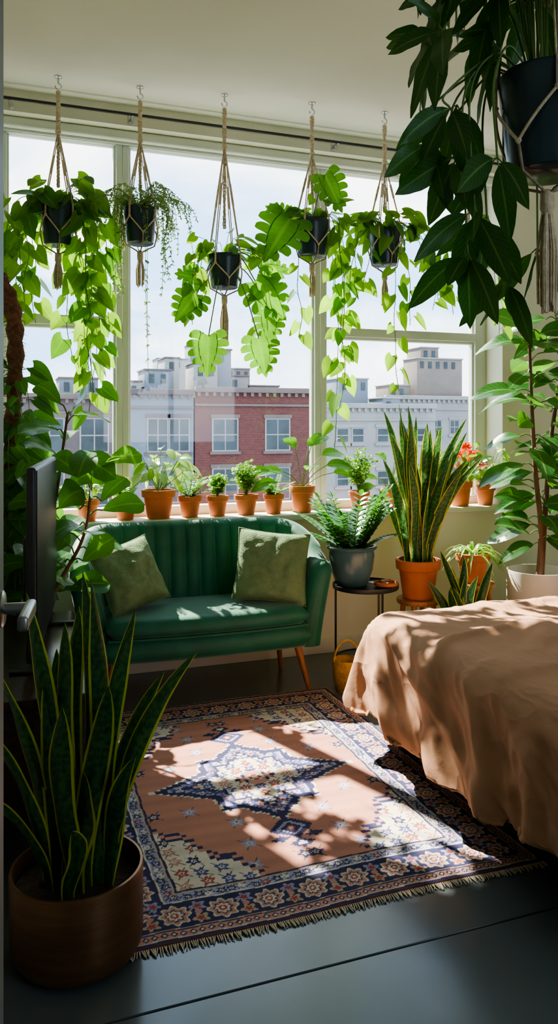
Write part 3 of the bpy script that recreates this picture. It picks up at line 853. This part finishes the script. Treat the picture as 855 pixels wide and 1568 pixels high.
# 6 pothos
mb=MB(); zt=-.65; macrame(mb,zt,.087,.18,-1.05)
for az,out,L_,dr in ((180,.08,.32,(-.03,0)),(200,.05,.4,(0,0)),(0,.08,.35,(.03,0)),(-40,.05,.5,(.03,0))):
    trail(mb,zt,.087,D2(az),out,L_,.085,.066,L_poth,dr)
crown(mb,(0,0,zt+.0),.16,22,.085,L_poth,h=.06)
mb.limit(1,.42); mb.build('hanging_pothos',(2.44,3.67,CZ))
# foreground umbrella plant
mb=MB(); zt=-.885; macrame(mb,zt,.105,.215,-1.40,spread=.3)
def whorl(p,d,size,n=5):
    d=V(d).normalized(); a0=rng.random()*6; s_=d.orthogonal().normalized(); o=d.cross(s_)
    for k in range(n):
        a=a0+2*pi*k/n; dd=d*.35+(s_*math.cos(a)+o*math.sin(a))*.8+V((0,0,-.45))
        q_=V(p)+dd.normalized()*.018; mb.tube([p,q_],.0016,M_stem,4)
        L_=size*rng.uniform(.8,1.1)
        leaf(mb,q_,dd,d+V((rng.uniform(-.4,.2),-.7,.5)),L_,L_*.42,L_dark,'ell',fold=rng.uniform(.05,.2),droop=rng.uniform(.1,.4),rows=10,wave=.03)
for az,R_,up in ((140,.16,.30),(155,.22,.22),(120,.22,.32),(170,.24,.10),(135,.26,.16),(185,.20,.26),(100,.20,.2),(60,.2,.3),(20,.22,.25),(-30,.2,.3),(-70,.22,.28),(-100,.20,.34),(200,.18,.36),(230,.14,.40),(150,.25,.34),(90,.1,.42),(0,.3,.12),(-50,.28,.12),(-80,.26,.2),(215,.22,.30),(175,.12,.2),(145,.1,.12),(125,.12,.40),(165,.14,.40)):
    a_=D2(az); c,s_=math.cos(a_),math.sin(a_)
    zz=zt+up
    pts=smooth([(c*.03,s_*.03,zt-.02),(c*R_*.35,s_*R_*.35,zt+.08+max(0,up)*.6),(c*R_*.8,s_*R_*.8,zz+.05),(c*R_,s_*R_,zz-.02)],5)
    mb.tube(pts,.0028,M_stem,5)
    whorl(pts[-1],V((c,s_,-.2)),.135,5)
    if up>.2: whorl(pts[len(pts)*2//3],V((c,s_,.5)),.11,3)
for az,R_,dz in ((150,.19,-.16),(168,.22,-.08),(130,.20,-.02),(145,.25,-.12),(172,.17,-.30),(155,.17,-.38),(120,.14,-.28),(190,.15,-.20),(60,.14,-.34),(95,.13,-.42),(10,.16,-.32),(-40,.17,-.34)):
    a=D2(az); c,s_=math.cos(a),math.sin(a)
    pts=smooth([(c*.04,s_*.04,zt-.02),(c*.115,s_*.115,zt+.04),(c*(R_+.01),s_*(R_+.01),zt-.05),(c*R_,s_*R_,zt+dz)],6)
    mb.tube(pts,.0026,M_stem,5)
    whorl(pts[-1],V((c*.5,s_*.5,-1)),.13,4)
mb.build('hanging_umbrella_plant',(1.13,1.40,CZ))

# ------------------------------------------------------------------ window sill pots
def herb(mb,h,kind,top):
    if kind=='fern':
        for i in range(28):
            az=rng.random()*2*pi; el=rng.uniform(.6,2.2)
            frond(mb,(0,0,h*.88),V((math.cos(az),math.sin(az),el)),top*rng.uniform(.7,1.1),L_fern,rng.uniform(.15,.4),12,.028,.42)
    elif kind=='bush':
        for i in range(36):
            az=rng.random()*2*pi; r_=rng.uniform(.0,.55)
            tip=V((math.cos(az)*r_*top*.8,math.sin(az)*r_*top*.8,h+top*rng.uniform(.5,1.05)*(1-r_*.4)))
            pts=smooth([V((0,0,h*.88)),V((tip.x*.4,tip.y*.4,(h+tip.z)/2)),tip],4); mb.tube(pts,.0012,M_stem,4)
            for q_ in pts[3:]:
                for k in range(3):
                    d=V((rng.uniform(-1,1),rng.uniform(-1,1),rng.uniform(-.1,.9))); leaf(mb,q_,d,V((rng.uniform(-.4,.4),-.5,.7)),.028*rng.uniform(.7,1.2),.017,L_fern,'ell',rows=4)
    elif kind=='pale':
        for i in range(44):
            az=rng.random()*2*pi; d=V((math.cos(az)*.6,math.sin(az)*.6,rng.uniform(.3,1.6))); L_=top*rng.uniform(.35,1.0)
            b_=V((0,0,h*.88)); t_=b_+d.normalized()*L_; mb.tube([b_,t_],.0015,M_stem,4)
            leaf(mb,t_,V((d.x,d.y,rng.uniform(-.7,.6))),V((rng.uniform(-.4,.4),-.5,.7)),top*.30,top*.17,L_pale if i%2 else L_fern,'ell',droop=.3)
    elif kind=='lily':
        for az,el,L_ in ((170,.55,1.0),(150,.8,.7),(20,1.3,1.1),(60,1.8,1.2),(-20,.9,.9),(100,2.2,1.1),(-90,1.0,.6),(0,.45,1.0),(200,.25,.8),(40,2.6,1.25)):
            a=D2(az); d=V((math.cos(a),math.sin(a)*.6,el)).normalized(); b_=V((0,0,h*.88)); t_=b_+d*top*L_*.62
            mb.tube(smooth([b_,(b_+t_)/2+V((0,0,.02)),t_],4),.0025,M_stem,5)
            leaf(mb,t_,V((d.x*1.3,d.y,d.z*.3)),V((0,-.6,.6)),top*.5,top*.24,L_poth2,'ell',droop=.35,fold=.2)
    elif kind=='red':
        for i in range(44):
            az=rng.random()*2*pi; d=V((math.cos(az),math.sin(az)*.6,rng.uniform(.2,1.6))); L_=top*rng.uniform(.4,.9)
            b_=V((0,0,h*.88)); t_=b_+d.normalized()*L_; mb.tube([b_,t_],.0015,M_stem,4)
            leaf(mb,t_,V((d.x,d.y,rng.uniform(-.5,.7))),V((rng.uniform(-.4,.4),-.5,.7)),.07,.045,L_red if i%6==0 else L_mon,'heart',droop=.2)
        for fx,fz in ((.01,.31),(.05,.26),(-.05,.27)):
            b_=V((0,-.02,h*.88)); t_=V((fx,-.04,fz+.05)); mb.tube([b_,t_],.0018,M_stem,4)
            for k in range(6):
                a=k*pi/3; leaf(mb,t_,V((math.cos(a),-.2,math.sin(a)*.7+.2)),V((0,-1,.3)),.045,.034,L_red,'ell',rows=5)
pots=[(.10,.06,.11,'bush',.14,'terracotta_potted_herb'),(.45,.06,.11,'pale',.15,'terracotta_potted_herb'),(.643,.062,.115,'fern',.17,'terracotta_potted_fern'),(.817,.088,.150,'pale',.27,'terracotta_potted_variegated_plant'),(.986,.064,.112,'fern',.20,'terracotta_potted_fern'),
 (1.139,.060,.108,'bush',.12,'terracotta_potted_herb'),(1.303,.066,.110,'bush',.18,'terracotta_potted_herb'),(1.463,.058,.108,'fern',.15,'terracotta_potted_fern'),(1.634,.073,.150,'lily',.34,'terracotta_potted_peace_lily'),
 (1.99,.062,.11,'bush',.25,'terracotta_potted_herb'),(2.20,.062,.12,'lily',.26,'terracotta_potted_peace_lily'),(2.50,.062,.12,'bush',.24,'terracotta_potted_herb'),(2.67,.074,.15,'red',.25,'terracotta_potted_begonia'),(2.85,.062,.12,'pale',.28,'terracotta_potted_variegated_plant')]
for x,r,h,k,top,nm in pots:
    mb=MB(); pot(mb,r,h,M_terra); herb(mb,h,k,top)
    mb.limit(1,.093,1,.05)
    if x<.2: mb.limit(0,x-.03,-1,.05)
    if x>2.8: mb.limit(0,2.9-x,1,.05)
    mb.build(nm,(x,4.108,SZ+.001))

# ------------------------------------------------------------------ floor plants
mb=MB(); pot(mb,.158,.205,M_brass,'cyl')
R_,L_=-20,160
spec=[(R_,.07,.56,.14,.060,.08),(R_+15,.06,.50,.10,.058,.05),(R_-10,.06,.74,.00,.060,-.02),(R_+40,.05,.76,-.04,.056,.0),(90,.05,.66,.02,.060,.0),
      (L_,.05,.71,.07,.062,.0),(L_+10,.07,.58,.11,.060,.03),(L_-15,.03,.63,.01,.064,.0),(L_+25,.07,.42,.12,.052,.03),(L_+30,.07,.30,.15,.046,.05),
      (-90,.05,.30,.01,.084,.0),(-60,.04,.50,.05,.066,.02),(-120,.05,.46,.04,.068,.0),(L_-40,.05,.55,.05,.060,.0),(60,.06,.60,.03,.060,.0),(-100,.08,.20,.04,.05,.02),(R_-20,.08,.34,.06,.052,.03),
      (R_+5,.05,.66,.06,.054,.03),(L_+2,.04,.50,.04,.058,.0)]
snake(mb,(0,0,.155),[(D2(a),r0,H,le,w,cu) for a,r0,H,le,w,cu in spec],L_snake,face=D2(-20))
mb.limit(0,.31,-1,.1); mb.build('potted_snake_plant',(.190,1.955,.010))
def stool(name,loc,r,h,mat):
    mb=MB(); mb.lathe([(0,h-.025),(r*.97,h-.025),(r,h-.018),(r,h-.005),(r*.98,h),(0,h)],mat,(0,0,0),36)
    for k in range(4):
        a=pi/4+k*pi/2; mb.tube([(r*.95*math.cos(a),r*.95*math.sin(a),0),(r*.7*math.cos(a),r*.7*math.sin(a),h-.02)],[.010,.014],mat,10)
    mb.tube([(r*.83*math.cos(pi/4),r*.83*math.sin(pi/4),h*.45),(-r*.83*math.cos(pi/4),-r*.83*math.sin(pi/4),h*.45)],.008,mat,8)
    mb.tube([(-r*.83*math.cos(pi/4),r*.83*math.sin(pi/4),h*.5),(r*.83*math.cos(pi/4),-r*.83*math.sin(pi/4),h*.5)],.008,mat,8)
    return mb.build(name,loc)
stool('wooden_plant_stool',(2.12,3.66,0),.115,.36,M_wood)
mb=MB(); pot(mb,.117,.205,M_terra)
lv=[]
for i in range(32):
    az=rng.random()*2*pi; H=rng.uniform(.40,.80) if i>7 else rng.uniform(.72,.94)
    lv.append((az,rng.uniform(.01,.06),H,rng.uniform(.05,.30)*(1.2-H*.7),rng.uniform(.046,.062),rng.uniform(-.02,.06)))
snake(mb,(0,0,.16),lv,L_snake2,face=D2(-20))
mb.build('potted_snake_plant',(2.12,3.66,.361))
mb=MB()
mb.lathe([(0,.44),(.168,.44),(.17,.443),(.17,.462),(.165,.462),(.164,.452),(0,.452)],M_black,(0,0,0),48)
for k in range(3):
    a=.5+k*2*pi/3; mb.tube([(.155*math.cos(a),.155*math.sin(a),0),(.155*math.cos(a),.155*math.sin(a),.445)],.006,M_black,8)
mb.tube([(.155*math.cos(i*pi/16),.155*math.sin(i*pi/16),.08) for i in range(33)],.005,M_black,6)
mb.build('side_table',(1.80,3.64,0))
mb=MB(); pot(mb,.122,.205,M_bluepot,'round')
for i in range(34):
    az=rng.random()*2*pi; el=rng.uniform(.6,3.2)
    frond(mb,(math.cos(az)*.03,math.sin(az)*.03,.17),V((math.cos(az),math.sin(az),el)),rng.uniform(.26,.42),L_zz,rng.uniform(.05,.28),11,.070,.48,.7)
mb.limit(1,.33); mb.build('potted_zz_plant',(1.735,3.67,.453))
mb=MB(); mb.lathe([(0,0),(.045,0),(.06,.012),(.062,.026),(.057,.026),(.052,.014),(0,.009)],M_terra,(0,0,0),30)
mb.tube([(-.03,0,.03),(.03,.01,.032)],.009,M_wood,8)
mb.build('terracotta_dish',(1.875,3.56,.453))
mb=MB()
mb.lathe([(0,0),(.05,0),(.065,.05),(.07,.12),(.066,.15),(.061,.15),(.064,.12),(.058,.05),(0,.01)],M_yellow,(0,0,0),24)
mb.tube([(.066*math.cos(a),0,.14+.10*math.sin(a)) for a in [i*pi/14 for i in range(15)]],.005,M_yellow,6)
mb.build('yellow_basket',(1.60,3.44,0))
stool('wooden_plant_stand',(2.46,3.66,0),.12,.42,M_wood)
mb=MB(); pot(mb,.092,.16,M_terra)
for i in range(60):
    az=rng.random()*2*pi; d=V((math.cos(az),math.sin(az),rng.uniform(.6,2.2))).normalized(); L_=rng.uniform(.16,.29); P=[];UV=[]
    s_=d.cross(V((0,0,1))).normalized()
    for k in range(11):
        t=k/10; p=V((0,0,.135))+d*L_*t+G*(L_*.85*t**2.2); w=.008*(1-t**3)+.0008; P.append([p-s_*w,p+G*.002,p+s_*w]); UV.append([(0,t),(.5,t),(1,t)])
    mb.grid(P,L_pale if i%3 else L_fern,UV)
mb.build('potted_spider_plant',(2.46,3.66,.421))
mb=MB(); pot(mb,.10,.20,M_navy,'taper')
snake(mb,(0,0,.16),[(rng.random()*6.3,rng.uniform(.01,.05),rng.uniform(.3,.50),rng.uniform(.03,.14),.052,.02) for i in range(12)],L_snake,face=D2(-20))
mb.build('potted_snake_plant',(2.24,3.40,.001))
def tree(mb,trunk,r,leaves,size,asp,lm,kind,h,z0,spreadR,dn=-.3,up=.7,cam=.4,base=0):
    P=smooth(trunk,8); k=len(P)
    mb.tube(P,[r*(1-.6*i/(k-1)) for i in range(k)],M_bark,8)
    cand=[p for p in P if p.z>z0]
    for i in range(leaves):
        t=i/max(1,leaves-1); p=cand[min(len(cand)-1,int(t*len(cand)))]
        az=i*2.4+rng.uniform(-.4,.4); o=V((math.cos(az),math.sin(az),0))
        pl=spreadR*rng.uniform(.25,1)
        q_=p+o*pl+V((0,0,rng.uniform(-.02,.06))); mb.tube(smooth([p,(p+q_)/2+V((0,0,.015)),q_],3),.0035,M_stem,5)
        d=o+V((0,0,rng.uniform(dn,up))); L_=size*rng.uniform(.7,1.1)
        leaf(mb,q_,d,V((rng.uniform(-.3,.3),-cam*rng.uniform(.3,2.2),1)),L_,L_*asp,lm,kind,fold=rng.uniform(.08,.25),droop=rng.uniform(.15,.55),rows=10,wave=.02)
mb=MB(); pot(mb,.165,.50,M_white,'cyl')
tree(mb,[(0.0,0,.40),(.02,0,.7),(-.015,0,1.0),(-.04,0,1.35),(-.06,0,1.78)],.018,40,.26,.52,L_rub,'ell',0,.62,.09,cam=.8)
tree(mb,[(.04,0.03,.40),(.07,.03,.8),(.10,.02,1.2),(.15,0,1.6),(.12,0,1.85)],.016,36,.25,.52,L_rub,'ell',0,.65,.09,cam=.8)
mb.limit(1,.50); mb.build('potted_rubber_tree',(2.75,3.48,.001))
mb=MB(); pot(mb,.115,.24,M_terra)
tree(mb,[(0,0,.2),(.04,0,.6),(.12,-.02,.95),(.17,-.05,1.32)],.013,24,.23,.62,L_fig,'obo',0,.50,.07,dn=.0,up=1.3,cam=.9)
tree(mb,[(0,0,.2),(.12,-.02,.55),(.24,-.05,.80),(.28,-.06,1.12)],.012,22,.20,.62,L_fig,'obo',0,.55,.07,dn=-.1,up=1.1,cam=.9)
mb.limit(0,.26,-1,.1); mb.limit(1,.40,1,.1)
mb.build('potted_fiddle_leaf_fig',(.13,3.56,.001))
# climbing pothos on coir pole
mb=MB(); pot(mb,.12,.24,M_navy,'taper')
pole=smooth([(0,0,.2),(.0,0,.8),(.03,-.05,1.3),(.04,-.12,1.62),(.02,-.20,1.80),(-.05,-.26,1.93)],8)
mb.tube(pole,[.036+.006*math.sin(i*1.7) for i in range(len(pole))],M_moss,12)
for i in range(300):
    p=pole[rng.randrange(4,len(pole))]; a=rng.random()*6.3; d=V((math.cos(a),math.sin(a),rng.uniform(-.5,.5)))
    mb.tube([p+d*.030,p+d*.052+V((0,0,-.008))],[.002,.0006],M_moss,3)
for i in range(22):
    h0=rng.uniform(.55,1.42); ln=rng.uniform(.3,.7); R2=rng.uniform(.06,.18); out_a=rng.uniform(-2.4,.2)
    oy=-.12*sst((h0-1.0)/.6)
    pts=[V((.03*math.cos(out_a),.03*math.sin(out_a)+oy,h0+.02))]
    pts.append(V((R2*.8*math.cos(out_a),R2*.8*math.sin(out_a)+oy,h0+.05)))
    for k in range(1,5): pts.append(V((R2*math.cos(out_a+k*.1)+rng.uniform(-.02,.02),R2*math.sin(out_a+k*.1)+oy,max(.1,h0-ln*k/4))))
    vine(mb,pts,.09,.062,L_poth2)
cand=[p for p in pole if .5<p.z<1.55]
for i in range(40):
    p=cand[rng.randrange(len(cand))]; az=rng.uniform(-3.0,.4); o=V((math.cos(az),math.sin(az),rng.uniform(0,.5))); q_=p+o*rng.uniform(.05,.11)
    mb.tube([p,q_],.002,M_stem,4); leaf(mb,q_,o+V((0,0,rng.uniform(-1,0))),V((0,-.7,.6)),.11,.09,L_poth2,'heart')
mb.limit(0,.17,-1,.1); mb.limit(1,.21,1,.1)
mb.build('potted_climbing_pothos',(.05,3.80,.001))

# ------------------------------------------------------------------ outside: street & buildings
M_brick,nt,out=newmat('red_brick')
tc=nt.nodes.new('ShaderNodeTexCoord'); mp=nt.nodes.new('ShaderNodeMapping'); mp.inputs['Rotation'].default_value=(pi/2,0,0)
nt.links.new(tc.outputs['Object'],mp.inputs[0])
bk=N(nt,'ShaderNodeTexBrick',Scale=2.2); bk.inputs['Color1'].default_value=(.12,.032,.027,1); bk.inputs['Color2'].default_value=(.085,.023,.021,1); bk.inputs['Mortar'].default_value=(.14,.075,.067,1)
nt.links.new(mp.outputs[0],bk.inputs['Vector'])
b=N(nt,'ShaderNodeBsdfPrincipled',Roughness=.9); nt.links.new(bk.outputs['Color'],b.inputs['Base Color']); nt.links.new(b.outputs[0],out.inputs[0])
M_grey=pbr('grey_render',(.15,.18,.22),(.13,.155,.19),.9,.5); M_mauve=pbr('mauve_brick',(.13,.10,.105),(.10,.08,.085),.9,.6)
M_whitef=pbr('white_facade',(.29,.29,.285),(.24,.24,.24),.9,.4); M_win=pbr('dark_window',(.015,.024,.03),(.05,.07,.085),.5,.5)
M_tower=pbr('beige_tower',(.20,.165,.145),(.16,.135,.12),.9,.6)
M_asph=pbr('asphalt',(.10,.10,.10),(.13,.13,.13),.9,1)
M_ledge=pbr('stone_ledge',(.15,.115,.105),(.13,.10,.095),.9,1)
def building(name,x0,x1,zt,y,mat,wins,depth=8,ledge=M_ledge,ww=1.7,wh=2.1,zw=1.65,step=3.3,split=2,roofs=()):
    mb=MB(); zb=-15.0; c=V(((x0+x1)/2,y+depth/2,zb))
    mb.box(V((x0,y,zb))-c,V((x1,y+depth,zt))-c,mat)
    mb.box(V((x0,y-.25,zt-.15))-c,V((x1,y+.2,zt+.2))-c,ledge,.03)
    mb.box(V((x0,y-.12,zt-1.05))-c,V((x1,y+.02,zt-.9))-c,ledge)
    n=int((x1-x0)/.5)
    for i in range(n):
        a=x0+(i+.25)*(x1-x0)/n; mb.box(V((a,y-.18,zt-.4))-c,V((a+.2,y,zt-.15))-c,ledge)
    for wx in wins:
        for k in range(5):
            z1=zw-step*k; z0=z1-wh
            mb.box(V((wx-ww/2-.06,y-.05,z0-.06))-c,V((wx+ww/2+.06,y+.02,z1+.06))-c,M_whitef)
            for s_ in range(split):
                a=wx-ww/2+ww*s_/split; mb.box(V((a+.04,y-.06,z0+.04))-c,V((a+ww/split-.04,y-.045,(z0+z1)/2-.04))-c,M_win); mb.box(V((a+.04,y-.06,(z0+z1)/2+.04))-c,V((a+ww/split-.04,y-.045,z1-.04))-c,M_win)
            mb.box(V((wx-ww/2-.2,y-.15,z0-.25))-c,V((wx+ww/2+.2,y,z0-.06))-c,ledge)
            mb.box(V((wx-ww/2-.15,y-.10,z1+.06))-c,V((wx+ww/2+.15,y,z1+.3))-c,ledge)
    for rx0,rx1,rz,ry,rm in roofs:
        mb.box(V((rx0,y+ry,zt-.1))-c,V((rx1,y+ry+2.5,rz))-c,rm,.03)
        mb.box(V((rx0-.08,y+ry-.08,rz-.12))-c,V((rx1+.08,y+ry+2.58,rz))-c,ledge,.02)
        k=rx0+.3
        while k<rx1-.5:
            mb.box(V((k,y+ry-.04,rz-.95))-c,V((k+.35,y+ry,rz-.35))-c,M_win); k+=.8
    return mb.build(name,c)
building('brick_apartment_building',12.35,20.75,3.55,50,M_brick,(14.4,18.1),roofs=((13.0,14.7,5.6,3,M_whitef),(14.8,16.0,6.7,4,M_grey),(16.1,17.6,4.9,5,M_whitef),(17.7,20.0,4.2,5,M_grey)))
building('grey_apartment_building',8.1,12.25,3.35,50,M_grey,(9.9,11.3),ww=1.3,roofs=((9.4,11.2,5.0,2,M_grey),(11.2,12.2,6.0,4,M_whitef),(8.2,9.2,4.2,2,M_whitef)),ledge=M_mauve)
building('mauve_apartment_building',-2.0,8.0,3.0,50,M_mauve,(.5,3.2,5.9),roofs=((4.0,6.5,4.4,3,M_grey),))
building('white_office_building',21.9,31.0,2.6,51,M_whitef,(23.4,24.6,26.6,28.6,29.8),ww=.9,wh=1.0,zw=1.0,step=3.1,split=1,roofs=((24.9,27.4,4.9,4,M_grey),(28.2,29.6,3.4,3,M_grey)),ledge=M_whitef)
building('white_tower_building',31.5,42.0,3.6,60,M_whitef,(33,34.8,36.6,38.4),ww=.9,wh=1.2,roofs=((35.0,39.6,7.2,0.6,M_tower),(35.6,37.4,8.2,1,M_tower),(32.4,34.6,4.8,1,M_tower)),ledge=M_whitef)
building('distant_building',5.0,42.0,2.2,75,M_grey,(8,12,16,20,24,28,32,36),roofs=((15,18,7.8,1,M_whitef),(18.3,21,9.3,1,M_grey),(22,24.5,7.0,1,M_tower),(27,31,4.6,1,M_whitef)),ledge=M_grey)
mb=MB(); mb.box((-60,-30,-.2),(60,60,0),M_asph); mb.build('street',(15,40,-15))

# ------------------------------------------------------------------ light
w=bpy.data.worlds.new('sky'); sc.world=w; w.use_nodes=True; nt=w.node_tree; nt.nodes.clear()
o=nt.nodes.new('ShaderNodeOutputWorld'); bg=nt.nodes.new('ShaderNodeBackground')
tc=nt.nodes.new('ShaderNodeTexCoord'); mp=nt.nodes.new('ShaderNodeMapping'); mp.inputs['Scale'].default_value=(1,1,2.4); mp.inputs['Location'].default_value=(.9,.1,.6)
nt.links.new(tc.outputs['Generated'],mp.inputs[0])
nz=N(nt,'ShaderNodeTexNoise',Scale=3.2,Detail=7,Distortion=.4); nt.links.new(mp.outputs[0],nz.inputs['Vector'])
cr=ramp(nt,nz.outputs['Fac'],[(.42,(.34,.55,.86)),(.60,(1,1,.99))])
nt.links.new(cr,bg.inputs[0]); bg.inputs[1].default_value=2.4; nt.links.new(bg.outputs[0],o.inputs[0])
sd=bpy.data.lights.new('sun','SUN'); sd.energy=18; sd.angle=math.radians(.8); sd.color=(1,.92,.80)
so=bpy.data.objects.new('sun',sd); sc.collection.objects.link(so)
so.rotation_euler=V((.35,-1,-1.13)).to_track_quat('-Z','Y').to_euler(); so.location=(0,10,12)

cam=bpy.data.cameras.new('camera'); co=bpy.data.objects.new('camera',cam); sc.collection.objects.link(co)
co.location=(0,0,1.28); co.rotation_euler=(pi/2,0,math.radians(-20))
cam.sensor_width=36; cam.lens=36*1200/1568; cam.shift_y=-134/1568; cam.clip_start=.05; cam.clip_end=500
sc.camera=co
sc.view_settings.view_transform='AgX'
sc.view_settings.look='AgX - Medium High Contrast'
sc.view_settings.exposure=.85
